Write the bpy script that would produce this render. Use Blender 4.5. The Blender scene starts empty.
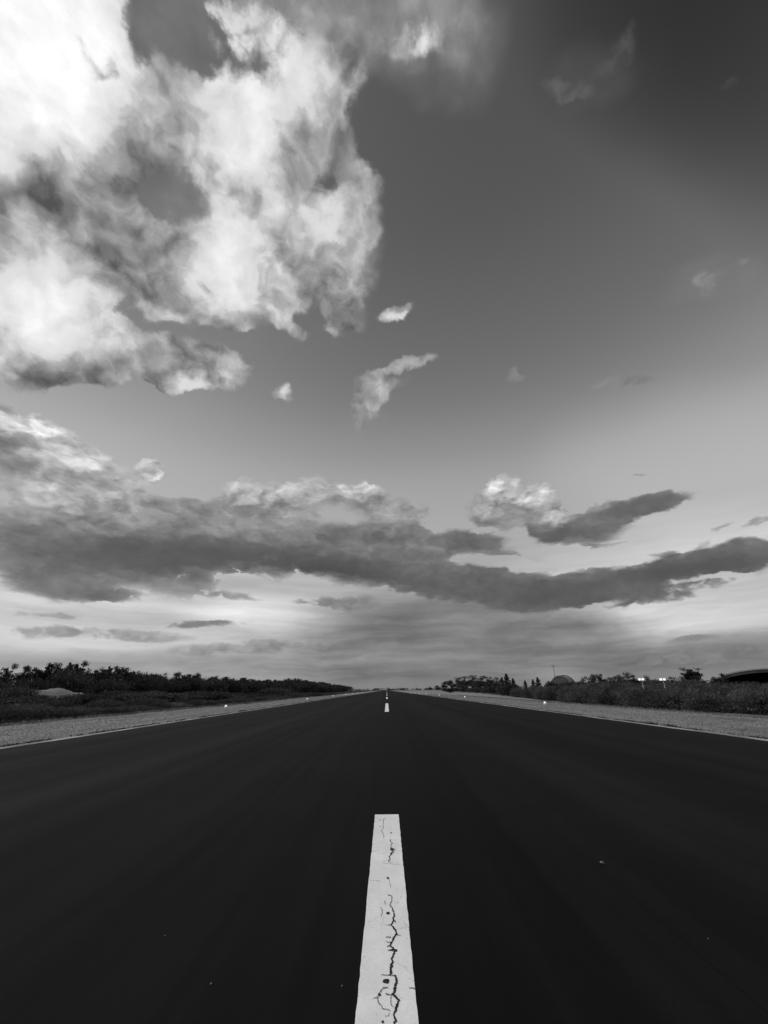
# ---------------------------------------------------------------- camera numbers
import bpy, bmesh, math, random
import numpy as np
from mathutils import Vector, Matrix, Euler
F = 390.0; PITCH = math.atan(178 / F); ROLL = -0.0097; EYE = 1.6
CAMROT = Matrix.Rotation(math.pi / 2 + PITCH, 3, 'X') @ Matrix.Rotation(ROLL, 3, 'Z')
SUN_DIR = Vector((-0.509, 0.247, 0.825)).normalized()      # high on the left, ahead
scene = bpy.context.scene
scene.view_settings.view_transform = 'Standard'
scene.view_settings.look = 'None'
scene.view_settings.exposure = 0.0
scene.view_settings.gamma = 1.0

# ---------------------------------------------------------------- sky
class Net:
    """small helper: builds shader maths in a node tree; values are sockets or floats"""
    def __init__(self, tree): self.t = tree; self.n = tree.nodes; self.l = tree.links
    def put(self, sock, v):
        if isinstance(v, bpy.types.NodeSocket): self.l.new(v, sock)
        else: sock.default_value = v
    def m(self, op, a, b=None, c=None, clamp=False):
        n = self.n.new('ShaderNodeMath'); n.operation = op; n.use_clamp = clamp
        for i, v in enumerate((a, b, c)):
            if v is not None: self.put(n.inputs[i], v)
        return n.outputs[0]
    def add(self, a, b): return self.m('ADD', a, b)
    def sub(self, a, b): return self.m('SUBTRACT', a, b)
    def mul(self, a, b): return self.m('MULTIPLY', a, b)
    def vm(self, op, a, b=None, c=None, scale=None):
        n = self.n.new('ShaderNodeVectorMath'); n.operation = op
        for i, v in enumerate((a, b, c)):
            if v is not None: self.put(n.inputs[i], v)
        if scale is not None: self.put(n.inputs['Scale'], scale)
        return n.outputs['Value'] if op in ('DOT_PRODUCT', 'LENGTH') else n.outputs[0]
    def noise(self, vec, scale, detail=4, rough=0.5, dist=0.0, color=False, lac=2.0):
        n = self.n.new('ShaderNodeTexNoise'); n.noise_dimensions = '3D'
        self.put(n.inputs['Vector'], vec); self.put(n.inputs['Scale'], scale); n.inputs['Detail'].default_value = detail
        n.inputs['Roughness'].default_value = rough; n.inputs['Distortion'].default_value = dist; n.inputs['Lacunarity'].default_value = lac
        return n.outputs['Color'] if color else n.outputs[0]
    def ramp(self, v, a, b, lo=0.0, hi=1.0, kind='SMOOTHSTEP'):
        n = self.n.new('ShaderNodeMapRange'); n.interpolation_type = kind; n.clamp = (kind == "LINEAR")
        self.put(n.inputs['Value'], v)
        for k, x in (('From Min', a), ('From Max', b), ('To Min', lo), ('To Max', hi)): self.put(n.inputs[k], x)
        return n.outputs[0]
    def mix(self, f, a, b):       # floats
        n = self.n.new('ShaderNodeMix'); n.data_type = 'FLOAT'; n.clamp_factor = True
        self.put(n.inputs[0], f); self.put(n.inputs[2], a); self.put(n.inputs[3], b)
        return n.outputs[0]
    def sep(self, v):
        n = self.n.new('ShaderNodeSeparateXYZ'); self.put(n.inputs[0], v); return n.outputs
    def rgb(self, v):
        n = self.n.new('ShaderNodeCombineColor')
        for i in range(3): self.put(n.inputs[i], v)
        return n.outputs[0]

def sky_dir(x, y):
    return (CAMROT @ Vector((x - 384.0, 512.0 - y, -F))).normalized()

def bump(net, vec, b):
    """one soft elliptical patch of sky round a fixed compass direction and height"""
    x, y, rx, ry, rot, w = b
    c = np.array(sky_dir(x, y))
    r = math.radians(rot)
    ax, ay = (math.cos(r) * rx, math.sin(r) * rx), (-math.sin(r) * ry, math.cos(r) * ry)
    e = 0.02
    tx = (np.array(sky_dir(x + ax[0] * e, y + ax[1] * e)) - c) / e
    ty = (np.array(sky_dir(x + ay[0] * e, y + ay[1] * e)) - c) / e
    A = np.stack([tx, ty], 1)
    U, S, _ = np.linalg.svd(A, full_matrices=True)
    if np.linalg.det(U) < 0: U[:, 2] *= -1
    eu = Matrix(U.tolist()).to_euler()
    n = net.n.new('ShaderNodeMapping'); n.vector_type = 'TEXTURE'
    net.put(n.inputs['Vector'], vec)
    n.inputs['Location'].default_value = c.tolist(); n.inputs['Rotation'].default_value = eu
    n.inputs['Scale'].default_value = (S[0], S[1], max(S[0], S[1]))
    q = net.vm('DOT_PRODUCT', n.outputs[0], n.outputs[0])
    return net.ramp(q, 0.0, 1.0, w, 0.0)

def total(net, vec, blobs):
    s = None
    if getattr(net, 'prev', None) is not None:       # evaluated one table after another: keeps the shader's working memory small
        vec = net.vm('MULTIPLY_ADD', net.prev, (1e-9, 1e-9, 1e-9), vec)
    for b in blobs:
        v = bump(net, vec, b); s = v if s is None else net.add(s, v)
    net.prev = s
    return s

# x, y, half width, half height, turn, weight : cloud cover aloft
COVER_HIGH = [
    (60, 60, 190, 150, 0, 1.1), (40, 260, 130, 125, 0, 1.0), (245, 120, 95, 150, 0, .9), (230, 270, 130, 100, 0, .9),
    (310, 235, 90, 95, 0, .7), (120, 335, 150, 60, 8, .75), (330, 110, 50, 80, 0, .5), (45, 355, 70, 45, 0, .5),
    (150, 150, 120, 90, 0, .7), (315, 300, 60, 50, 0, .3),
    (173, 28, 56, 80, -12, -.95), (172, 196, 56, 38, 10, -.85), (200, 333, 80, 17, 9, -.9), (270, 348, 70, 22, 0, -.6),
    (10, 185, 30, 26, 40, -.4), (365, 130, 24, 40, 0, -.35), (358, 215, 34, 46, 0, .45), (110, 378, 60, 18, 4, .55), (30, 378, 40, 18, 0, .4), (312, 262, 16, 26, 0, -.4), (335, 165, 22, 40, 0, -.35),
    (405, 50, 52, 32, -10, .6), (400, 110, 60, 60, 0, -.2),
    (233, 268, 34, 32, 0, .7), (300, 335, 20, 14, 0, .6), (256, 352, 14, 10, 0, .5), (226, 368, 30, 28, 40, .95), (182, 380, 36, 17, -5, .95), (393, 310, 24, 13, -25, .8), (348, 312, 24, 38, 0, .7),
    (366, 404, 22, 40, 12, .5), (412, 364, 34, 9, -15, .5), (382, 376, 15, 12, 0, .5), (283, 392, 16, 12, 30, .6), (388, 392, 30, 11, -35, .45),
    (564, 95, 34, 20, 0, .36), (600, 66, 32, 12, -45, .30), (628, 36, 30, 16, -45, .20), (712, 278, 24, 13, -30, .28), (746, 268, 14, 10, -30, .28), (670, 276, 10, 8, 0, .26), (722, 85, 20, 16, 0, .2),
    (516, 374, 16, 12, 0, .24), (60, 375, 70, 14, 4, .45), (250, 20, 40, 40, 0, .35), (345, 70, 40, 50, 0, .25), (350, 180, 26, 40, 0, .3),
]
# light and shade on those clouds, in display steps
LIGHT_HIGH = [
    (0, 40, 190, 190, 0, 165), (245, 100, 80, 130, 8, 105), (35, 290, 85, 85, 25, 95), (225, 265, 60, 72, 10, 95), (90, 325, 80, 40, 15, 40),
    (335, 225, 55, 50, 0, 40), (285, 205, 80, 70, 0, 20), (280, 300, 45, 40, 0, 35), (330, 110, 40, 60, 0, 25),
    (80, 235, 70, 48, 20, -34), (50, 190, 70, 30, -8, -26), (140, 180, 70, 45, 0, -26), (150, 255, 60, 40, 20, -12), (120, 40, 60, 60, 0, 20),
    (200, 335, 70, 30, 0, -10), (183, 381, 26, 14, 0, 80), (226, 368, 26, 24, 40, 45), (393, 311, 18, 9, 0, 55), (366, 402, 24, 40, 0, -12),
    (410, 50, 26, 18, 0, 35), (283, 392, 10, 9, 0, 60), (575, 92, 40, 24, 0, -38), (605, 60, 40, 40, 0, -45),
    (712, 278, 30, 20, 0, -8), (722, 85, 20, 20, 0, -50), (60, 355, 60, 30, 0, 8), (175, 40, 60, 70, 0, -25),
]
COVER_LOW = [
    (15, 425, 90, 26, 15, .85), (45, 470, 100, 52, 20, 1.0), (100, 500, 90, 50, 14, .8), (70, 545, 150, 46, 4, .95), (230, 540, 190, 44, 2, 1.0),
    (250, 498, 48, 24, 0, .75), (310, 495, 46, 24, 0, .75), (362, 496, 36, 22, 0, .7), (400, 520, 50, 26, 0, .7), (180, 512, 40, 20, 0, .5),
    (150, 470, 19, 17, 0, .85), (410, 560, 150, 40, 4, .95), (70, 586, 80, 22, 6, .65), (175, 584, 70, 18, 5, .5), (120, 597, 40, 8, 4, .4), (235, 598, 34, 7, 4, .45),
    (498, 510, 44, 26, 0, .85), (500, 490, 26, 16, 0, .7), (545, 518, 36, 26, 10, .75), (541, 498, 26, 16, 0, .7), (575, 530, 60, 20, -6, .75), (645, 507, 66, 13, -12, .9), (600, 515, 40, 16, -10, .6), (470, 540, 40, 16, 0, .55),
    (590, 590, 170, 24, -7, 1.0), (700, 564, 110, 18, -10, 1.0), (750, 545, 36, 13, 0, .65), (500, 590, 130, 22, 0, .8),
    (100, 634, 130, 10, 2, .7), (260, 648, 110, 11, -2, .6), (335, 606, 60, 14, -3, .6), (40, 615, 60, 6, 0, .4), (205, 624, 60, 6, 0, .6), (250, 612, 30, 4, 0, .4), (720, 655, 110, 14, -6, .6), (690, 640, 40, 6, -6, .5),
    (622, 383, 38, 11, -12, .36), (645, 381, 26, 8, -15, .32), (660, 555, 22, 6, 0, .4), (610, 545, 40, 5, 0, .4), (760, 520, 20, 5, -20, .4), (715, 528, 24, 4, -15, .35), (640, 476, 14, 4, 0, .35), (590, 570, 20, 4, 0, .3), (700, 545, 26, 5, -10, .3),
    (270, 612, 85, 14, 4, -.75), (490, 562, 60, 9, 4, -.85), (440, 548, 30, 6, 4, -.4), (630, 550, 70, 9, -6, -.7), (700, 578, 60, 4, -6, -.7), (605, 601, 40, 6, -18, -.5), (520, 535, 14, 8, 0, -.4), (350, 480, 14, 8, 0, -.3), (205, 492, 16, 12, 0, -.4), (440, 515, 16, 12, 0, -.3),
]
LIGHT_LOW = [
    (15, 418, 90, 24, 15, 80), (55, 445, 70, 28, 25, 70), (120, 475, 60, 36, 20, 55), (20, 485, 90, 44, 0, 40), (150, 466, 20, 18, 0, 90), (90, 510, 100, 34, 10, 28),
    (245, 492, 50, 20, 0, 62), (310, 488, 46, 20, 0, 66), (362, 488, 34, 18, 0, 82), (230, 518, 120, 24, 4, 22), (400, 512, 40, 18, 0, 36), (340, 512, 60, 18, 0, 20),
    (500, 486, 28, 17, 0, 100), (541, 495, 28, 17, 0, 90), (525, 520, 50, 16, 0, 14), (480, 507, 30, 16, 0, 45), (555, 517, 22, 12, 0, 50), (520, 510, 40, 20, 0, 18),
    (230, 562, 210, 28, 4, -28), (430, 582, 190, 28, 4, -20), (700, 655, 120, 22, -6, 8), (100, 632, 140, 14, 0, 36), (260, 645, 110, 18, 0, 28),
    (60, 592, 80, 18, 0, -6), (620, 385, 50, 18, 0, 6), (620, 590, 200, 28, -7, -18), (700, 562, 120, 18, -8, -18), (650, 508, 80, 16, -10, -18), (560, 535, 70, 14, 0, -20), (340, 610, 50, 12, 0, 12), (470, 540, 50, 14, 0, -12),
]
# smooth grey veils: rain and stratus low down, thin cirrus above;  light ones and grey ones apart
VEIL = [
    (340, 10, 170, 100, 12, .75), (430, 40, 80, 100, 30, .35), (300, 60, 90, 90, 0, .4), (180, 60, 60, 90, 0, .35), (175, 200, 60, 40, 0, .3), (366, 415, 30, 30, 0, .15), (590, 75, 70, 40, -40, .12), (712, 275, 60, 24, -20, .12),
]
RAIN = [
    (450, 645, 200, 80, 0, 1.0), (700, 665, 190, 34, -6, .95), (560, 640, 110, 30, -4, .7), (300, 672, 150, 22, 0, .45), (60, 660, 140, 12, 0, .25),
]
# brightness of the open sky beyond what the air model gives
TONE = [
    (790, 0, 360, 360, 0, -32), (120, 620, 330, 42, 0, 26), (660, 600, 260, 110, -5, 22), (690, 460, 230, 100, 0, 14), (290, 608, 110, 24, 0, 30), (690, 612, 140, 26, -8, 14), (420, 660, 200, 60, 0, -12),
]

def build_sky():
    world = bpy.data.worlds.new("World"); scene.world = world; world.use_nodes = True
    tree = world.node_tree
    for n in list(tree.nodes): tree.nodes.remove(n)
    net = Net(tree)
    out = tree.nodes.new('ShaderNodeOutputWorld'); bg = tree.nodes.new('ShaderNodeBackground')
    tree.links.new(bg.outputs[0], out.inputs[0])
    sk = tree.nodes.new('ShaderNodeTexSky'); sk.sky_type = 'NISHITA'; sk.sun_disc = False
    sk.sun_elevation = math.asin(SUN_DIR.z); sk.sun_rotation = math.atan2(SUN_DIR.x, SUN_DIR.y)
    sk.air_density = 1.0; sk.dust_density = 1.6; sk.ozone_density = 1.0
    sc_ = tree.nodes.new('ShaderNodeSeparateColor'); tree.links.new(sk.outputs[0], sc_.inputs[0])
    red = sc_.outputs[0]                                     # a red filter, as in black and white film
    tc = tree.nodes.new('ShaderNodeTexCoord'); d = tc.outputs['Generated']
    z = net.sep(d)[2]
    air = net.m('MINIMUM', net.mul(net.m('POWER', net.mul(red, SKY_K), SKY_P), 255.0), 150.0)
    grad = tree.nodes.new('ShaderNodeFloatCurve'); cu = grad.mapping.curves[0]           # how the blue filters out with height
    table = ((0.0, 160), (.10, 178), (.2, 188), (.44, 182), (.55, 156), (.66, 126), (.80, 102), (.89, 88), (1.0, 82))
    for i, (pos, v) in enumerate(table):
        if 0 < i < len(table) - 1: cu.points.new(pos, v / 255.0)
        else: cu.points[0 if i == 0 else -1].location = (pos, v / 255.0)
    grad.mapping.update()
    tree.links.new(z, grad.inputs['Value'])
    base = net.add(net.mul(air, .2), net.mul(grad.outputs[0], 255.0 * .8))
    w0 = net.vm('SUBTRACT', net.noise(d, 2.6, 2, .5, color=True), (0.5, 0.5, 0.5))
    base = net.add(base, total(net, net.vm('MULTIPLY_ADD', w0, (.15, .15, .08), d), TONE))
    base = net.m('MAXIMUM', base, 45.0)
    # --- high cumulus
    def billow(v, scale, amount):
        a = net.noise(v, scale, 7, .54)
        vo = tree.nodes.new('ShaderNodeTexVoronoi'); vo.feature = 'F1'; vo.normalize = True
        net.put(vo.inputs['Vector'], v); vo.inputs['Scale'].default_value = scale * 2.2; vo.inputs['Detail'].default_value = 1.0; vo.inputs['Roughness'].default_value = .55
        return net.add(net.mul(net.sub(a, .5), 1.0), net.mul(net.sub(.42, vo.outputs['Distance']), amount))
    w1 = net.vm('SUBTRACT', net.noise(d, 6.0, 3, .5, color=True), (0.5, 0.5, 0.5))
    w1f = net.vm('SUBTRACT', net.noise(d, 17.0, 4, .6, color=True), (0.5, 0.5, 0.5))
    dw = net.vm('MULTIPLY_ADD', w1f, (.055, .055, .055), net.vm('MULTIPLY_ADD', w1, (.10, .10, .10), d))
    cov = total(net, dw, COVER_HIGH)
    n1 = billow(dw, 7.0, .62)
    n2 = billow(net.vm('ADD', dw, tuple(SUN_DIR * 0.020 + Vector((0, 0, .010)))), 7.0, .62)
    dens = net.add(cov, net.mul(n1, 3.3))
    fray = net.ramp(net.noise(d, 5.0, 2, .5), .35, .65, .42, .95)
    a_hi = net.mul(net.ramp(dens, .20, fray), net.ramp(cov, .03, .62))
    rel = net.mul(net.sub(n1, n2), 265.0)
    soft = net.mul(net.sub(net.noise(dw, 9.0, 4, .55), .5), 80.0)
    lum = net.add(net.add(150.0, total(net, dw, LIGHT_HIGH)), net.add(rel, soft))
    lum = net.m('MAXIMUM', net.add(lum, net.ramp(dens, .5, 1.6, 4.0, -8.0)), 84.0)
    lum = net.m('MINIMUM', lum, net.add(net.mul(net.sub(lum, 215.0), .4), 215.0))
    # --- low banks, drawn out along the horizon
    dl = net.vm('MULTIPLY', d, (1.0, 1.0, 2.3))
    w2 = net.vm('SUBTRACT', net.noise(dl, 9.0, 3, .5, color=True), (0.5, 0.5, 0.5))
    w2f = net.vm('SUBTRACT', net.noise(dl, 30.0, 4, .6, color=True), (0.5, 0.5, 0.5))
    dlw = net.vm('MULTIPLY_ADD', w2f, (.034, .034, .015), net.vm('MULTIPLY_ADD', w2, (.08, .08, .03), d))
    covl = total(net, dlw, COVER_LOW)
    dln = net.vm('MULTIPLY', dlw, (1.0, 1.0, 1.5))
    m1 = billow(dln, 13.0, .6)
    m2 = billow(net.vm('ADD', dln, (-.010, .0, .026)), 13.0, .6)
    densl = net.add(covl, net.mul(m1, 2.6))
    a_lo = net.mul(net.ramp(densl, .24, net.add(net.mul(fray, .45), net.ramp(z, .10, .30, .42, .16))), net.ramp(covl, .02, .68))
    shade = net.sub(m1, m2)
    tops = total(net, net.vm('MULTIPLY_ADD', w2f, (.03, .03, .02), dlw), LIGHT_LOW)
    lowl = net.add(net.add(122.0, net.mul(tops, net.m('MULTIPLY_ADD', shade, 1.7, .9))), net.mul(shade, 60.0))
    lowl = net.add(lowl, net.ramp(densl, .3, 1.1, 16.0, -6.0))
    dv = net.vm('MULTIPLY_ADD', w1, (.16, .16, .05), d)
    veil = net.mul(total(net, dv, VEIL), net.m('MULTIPLY_ADD', n1, 1.6, .75))
    rain = total(net, dlw, RAIN)
    val = net.mix(veil, base, net.add(net.add(150.0, net.mul(soft, .5)), net.mul(rel, .35)))
    val = net.mix(a_hi, val, lum)
    val = net.mix(net.mul(rain, .85), val, net.add(122.0, net.mul(net.sub(net.noise(dln, 6.0, 5, .5), .5), 50.0)))
    layers = net.vm('MULTIPLY', net.vm('MULTIPLY_ADD', w1, (.25, .25, .03), d), (1.6, 1.6, 17.0))     # thin sheets seen edge-on near the horizon
    lay = net.sub(net.noise(layers, 1.5, 6, .55), .5)
    low = net.mul(net.ramp(z, .40, .10), net.ramp(z, .0, .04))
    val = net.add(val, net.mul(net.mul(lay, low), 125.0))
    val = net.mix(net.mul(a_lo, net.ramp(z, .0, .05, .8, 1.0)), val, lowl)
    lin = net.m('POWER', net.m('MINIMUM', net.m('MAXIMUM', net.m('DIVIDE', val, 255.0), .02), 1.02), 2.2)
    net.put(bg.inputs[0], net.rgb(net.mul(lin, 10.0)))
    bg.inputs[1].default_value = 0.1
    world.cycles.sampling_method = 'MANUAL'; world.cycles.sample_map_resolution = 1024
SKY_K, SKY_P = 0.10, 0.62
def build_camera():
    cd = bpy.data.cameras.new('camera'); cam = bpy.data.objects.new('camera', cd); scene.collection.objects.link(cam)
    cd.sensor_fit = 'VERTICAL'; cd.sensor_height = 36.0; cd.lens = 36.0 * F / 1024.0
    cd.clip_start = 0.05; cd.clip_end = 20000.0
    cam.matrix_world = Matrix.Translation((0, 0, EYE)) @ CAMROT.to_4x4()
    scene.camera = cam
# ---------------------------------------------------------------- helpers
COL = scene.collection
def link(name, data, parent=None, loc=(0, 0, 0), rotz=0.0):
    o = bpy.data.objects.new(name, data); COL.objects.link(o)
    o.location = loc; o.rotation_euler = (0, 0, rotz)
    if parent is not None: o.parent = parent
    return o
def tag(o, label=None, cat=None, group=None, kind=None):
    for k, v in (('label', label), ('category', cat), ('group', group), ('kind', kind)):
        if v: o[k] = v
    return o
def copy_tree(o, parent=None):
    c = o.copy(); COL.objects.link(c)
    if parent is not None: c.parent = parent
    for ch in list(o.children): copy_tree(ch, c)
    return c
class Mesh:
    """collects faces, then becomes one mesh"""
    def __init__(self): self.v = []; self.f = []; self.mi = []
    def face(self, pts, m=0):
        i = len(self.v); self.v += [tuple(p) for p in pts]; self.f.append(tuple(range(i, i + len(pts)))); self.mi.append(m)
    def box(self, c, s, m=0, taper=1.0):
        x, y, z = c; a, b, h = s[0] / 2, s[1] / 2, s[2]
        lo = [(x - a, y - b, z), (x + a, y - b, z), (x + a, y + b, z), (x - a, y + b, z)]
        hi = [(x - a * taper, y - b * taper, z + h), (x + a * taper, y - b * taper, z + h), (x + a * taper, y + b * taper, z + h), (x - a * taper, y + b * taper, z + h)]
        i = len(self.v); self.v += lo + hi
        for q in ((3, 2, 1, 0), (4, 5, 6, 7), (0, 1, 5, 4), (1, 2, 6, 5), (2, 3, 7, 6), (3, 0, 4, 7)):
            self.f.append(tuple(i + k for k in q)); self.mi.append(m)
    def lathe(self, prof, n=14, c=(0, 0, 0), m=0):
        i = len(self.v)
        for r, z in prof:
            for k in range(n):
                a = 2 * math.pi * k / n; self.v.append((c[0] + r * math.cos(a), c[1] + r * math.sin(a), c[2] + z))
        for j in range(len(prof) - 1):
            for k in range(n):
                k2 = (k + 1) % n
                self.f.append((i + j * n + k, i + j * n + k2, i + (j + 1) * n + k2, i + (j + 1) * n + k)); self.mi.append(m)
        self.f.append(tuple(i + k for k in reversed(range(n)))); self.mi.append(m)
        self.f.append(tuple(i + (len(prof) - 1) * n + k for k in range(n))); self.mi.append(m)
    def tube(self, pts, radii, n=6, m=0):
        rings = []
        for k, p in enumerate(pts):
            p = Vector(p)
            d = (Vector(pts[min(k + 1, len(pts) - 1)]) - Vector(pts[max(k - 1, 0)])).normalized()
            u = d.cross(Vector((0.31, 0.95, 0.05))).normalized(); w = d.cross(u)
            i = len(self.v); rings.append(i)
            for q in range(n):
                a = 2 * math.pi * q / n; self.v.append(tuple(p + (u * math.cos(a) + w * math.sin(a)) * radii[k]))
        for j in range(len(rings) - 1):
            for q in range(n):
                q2 = (q + 1) % n
                self.f.append((rings[j] + q, rings[j] + q2, rings[j + 1] + q2, rings[j + 1] + q)); self.mi.append(m)
        self.f.append(tuple(rings[-1] + q for q in range(n))); self.mi.append(m)
    def mesh(self, name, mats, smooth=False):
        me = bpy.data.meshes.new(name); me.from_pydata(self.v, [], self.f)
        for m in mats: me.materials.append(m)
        if len(mats) > 1: me.polygons.foreach_set('material_index', self.mi)
        if smooth: me.polygons.foreach_set('use_smooth', [True] * len(self.f))
        me.update(); return me
def quads(name, P, mat):
    """P: (n,4,3) array of leaf corners -> one mesh"""
    n = len(P); me = bpy.data.meshes.new(name)
    me.vertices.add(4 * n); me.vertices.foreach_set('co', P.reshape(-1).astype(np.float32))
    me.loops.add(4 * n); me.loops.foreach_set('vertex_index', np.arange(4 * n, dtype=np.int32))
    me.polygons.add(n); me.polygons.foreach_set('loop_start', np.arange(0, 4 * n, 4, dtype=np.int32))
    me.materials.append(mat); me.update(calc_edges=True); me.validate(); return me

# ---------------------------------------------------------------- materials (all neutral: the photograph is black and white)
def mat(name, build):
    m = bpy.data.materials.new(name); m.use_nodes = True; t = m.node_tree
    bs = t.nodes['Principled BSDF']; bs.inputs['Specular IOR Level'].default_value = .25
    build(Net(t), bs); return m
def coords(net): 
    n = net.n.new('ShaderNodeTexCoord'); return n.outputs['Object']
def bumpy(net, bs, h, strength, dist):
    b = net.n.new('ShaderNodeBump'); b.inputs['Strength'].default_value = strength; b.inputs['Distance'].default_value = dist
    net.put(b.inputs['Height'], h); net.l.new(b.outputs[0], bs.inputs['Normal'])
def world_pos(net): return net.n.new('ShaderNodeNewGeometry').outputs['Position']

def f_asphalt(net, bs):
    p = world_pos(net)
    long = net.noise(net.vm('MULTIPLY', p, (1.0, .012, 1.0)), .9, 5, .6)            # wheel tracks and paving lanes run down the runway
    fine = net.noise(net.vm('MULTIPLY', p, (1.0, .03, 1.0)), 5.5, 4, .6)
    patch = net.noise(p, .35, 5, .55)
    grit = net.noise(p, 170.0, 3, .7)
    chips = net.n.new('ShaderNodeTexVoronoi'); chips.feature = 'F1'; net.put(chips.inputs['Vector'], p); chips.inputs['Scale'].default_value = 120.0
    wide = net.noise(net.vm('MULTIPLY', p, (1.0, .008, 1.0)), .42, 3, .5)
    c = net.add(.0050, net.add(net.mul(net.sub(long, .5), .020), net.mul(net.sub(wide, .5), .024)))
    c = net.add(c, net.mul(net.sub(fine, .5), .007))
    c = net.add(c, net.mul(net.sub(patch, .5), .007))
    c = net.add(c, net.mul(net.sub(grit, .5), .015))
    c = net.add(c, net.mul(net.ramp(chips.outputs['Distance'], .25, .05), net.mul(net.ramp(net.noise(p, 60.0, 2, .5), .58, .7), .03)))
    scuff = net.ramp(net.noise(net.vm('MULTIPLY', p, (1.6, .22, 1.0)), 1.6, 6, .65), .66, .80)
    c = net.add(c, net.mul(scuff, .010))
    x = net.sep(p)[0]                                                              # joints between the paving lanes, 4.05 m apart
    j = net.m('ABSOLUTE', net.sub(net.m('FRACT', net.m('DIVIDE', net.add(x, net.mul(net.sub(patch, .5), .05)), 4.05)), .5))
    c = net.mul(c, net.ramp(j, .0, .006, .6, 1.0))
    net.put(bs.inputs['Base Color'], net.rgb(net.m('MAXIMUM', c, .0022)))
    net.put(bs.inputs['Roughness'], net.ramp(long, .3, .7, .70, .90)); bs.inputs['Specular IOR Level'].default_value = .065
    bumpy(net, bs, net.add(grit, net.mul(chips.outputs['Distance'], .6)), .55, .004)
def f_paint(net, bs):
    p = world_pos(net)
    dirt = net.noise(p, 3.0, 6, .62); fine = net.noise(p, 55.0, 4, .65)
    c = net.add(.70, net.add(net.mul(net.sub(dirt, .5), .34), net.mul(net.sub(fine, .5), .22)))
    wv = net.vm('MULTIPLY_ADD', net.vm('SUBTRACT', net.noise(p, 9.0, 5, .65, color=True), (.5, .5, .5)), (.12, .12, 0), p)
    v = net.n.new('ShaderNodeTexVoronoi'); v.feature = 'DISTANCE_TO_EDGE'; net.put(v.inputs['Vector'], wv); v.inputs['Scale'].default_value = 4.5
    hair = net.mul(net.ramp(v.outputs['Distance'], .0, .012, 1.0, 0.0), net.ramp(net.noise(p, 4.0, 3, .6), .50, .62))
    pits = net.mul(net.ramp(net.noise(p, 34.0, 3, .6), .69, .74), .7)
    c = net.mix(net.mul(hair, .55), c, .16); c = net.mix(pits, c, .18)
    thin = net.mul(net.ramp(net.noise(p, 130.0, 3, .6), .56, .66), net.ramp(net.noise(net.vm('MULTIPLY', p, (1, .3, 1)), 5.0, 5, .6), .44, .66))
    c = net.mix(net.mul(thin, .6), c, .14)
    net.put(bs.inputs['Base Color'], net.rgb(c)); bs.inputs['Roughness'].default_value = .7
    bumpy(net, bs, net.add(fine, net.mul(hair, -1.0)), .35, .003)
def f_crack(net, bs):
    net.put(bs.inputs['Base Color'], net.rgb(net.ramp(net.noise(world_pos(net), 80.0, 3, .6), .3, .7, .008, .03))); bs.inputs['Roughness'].default_value = .95
def f_edge(net, bs):
    p = world_pos(net)
    n = net.noise(net.vm('MULTIPLY', p, (1, .35, 1)), 1.6, 6, .65)
    net.put(bs.inputs['Base Color'], net.rgb(net.ramp(n, .3, .66, .10, .34))); bs.inputs['Roughness'].default_value = .85
def f_verge(net, bs):
    p = world_pos(net)
    a = net.noise(net.vm('MULTIPLY', p, (1, .18, 1)), .8, 6, .6); b = net.noise(p, 2.2, 6, .68); c = net.noise(p, 28.0, 4, .7)
    v = net.add(.215, net.add(net.mul(net.sub(a, .5), .20), net.add(net.mul(net.sub(b, .5), .16), net.mul(net.sub(c, .5), .12))))
    v = net.mul(v, net.ramp(net.noise(net.vm('MULTIPLY', p, (1, .3, 1)), .45, 5, .65), .52, .7, 1.0, .62))
    net.put(bs.inputs['Base Color'], net.rgb(net.m('MAXIMUM', v, .04))); bs.inputs['Roughness'].default_value = .95
    bs.inputs['Specular IOR Level'].default_value = .05
    bumpy(net, bs, net.add(b, net.mul(c, .4)), .9, .06)
def f_soil(net, bs):
    p = world_pos(net)
    v = net.add(.032, net.add(net.mul(net.sub(net.noise(p, .05, 5, .6), .5), .03), net.mul(net.sub(net.noise(p, 1.5, 5, .65), .5), .03)))
    net.put(bs.inputs['Base Color'], net.rgb(net.m('MAXIMUM', v, .015))); bs.inputs['Roughness'].default_value = .95
    bs.inputs['Specular IOR Level'].default_value = .05
    bumpy(net, bs, net.noise(p, 3.0, 5, .65), .8, .1)
def f_sand(net, bs):
    p = world_pos(net)
    v = net.add(.17, net.add(net.mul(net.sub(net.noise(p, .5, 6, .65), .5), .16), net.mul(net.sub(net.noise(p, 6, 4, .65), .5), .08)))
    net.put(bs.inputs['Base Color'], net.rgb(net.m('MAXIMUM', v, .03))); bs.inputs['Roughness'].default_value = .95
    bumpy(net, bs, net.noise(p, 2.0, 6, .65), .8, .15)
def leafy(lo, hi, trans=.25, scale=1.3):
    def f(net, bs):
        info = net.n.new('ShaderNodeObjectInfo').outputs['Random']
        g = net.n.new('ShaderNodeNewGeometry')
        n = net.noise(g.outputs['Position'], scale, 3, .6)
        c = net.ramp(net.add(net.mul(n, .7), net.mul(g.outputs['Random Per Island'], .3)), .3, .72, lo, hi)
        c = net.mul(c, net.ramp(info, 0, 1, .6, 1.4, 'LINEAR'))
        col = net.rgb(c); net.put(bs.inputs['Base Color'], col); bs.inputs['Roughness'].default_value = .75
        bs.inputs['Specular IOR Level'].default_value = .12
        tr = net.n.new('ShaderNodeBsdfTranslucent'); net.put(tr.inputs[0], col)
        mx = net.n.new('ShaderNodeMixShader'); mx.inputs[0].default_value = trans
        net.l.new(bs.outputs[0], mx.inputs[1]); net.l.new(tr.outputs[0], mx.inputs[2])
        net.l.new(mx.outputs[0], net.n['Material Output'].inputs[0])
    return f
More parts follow.
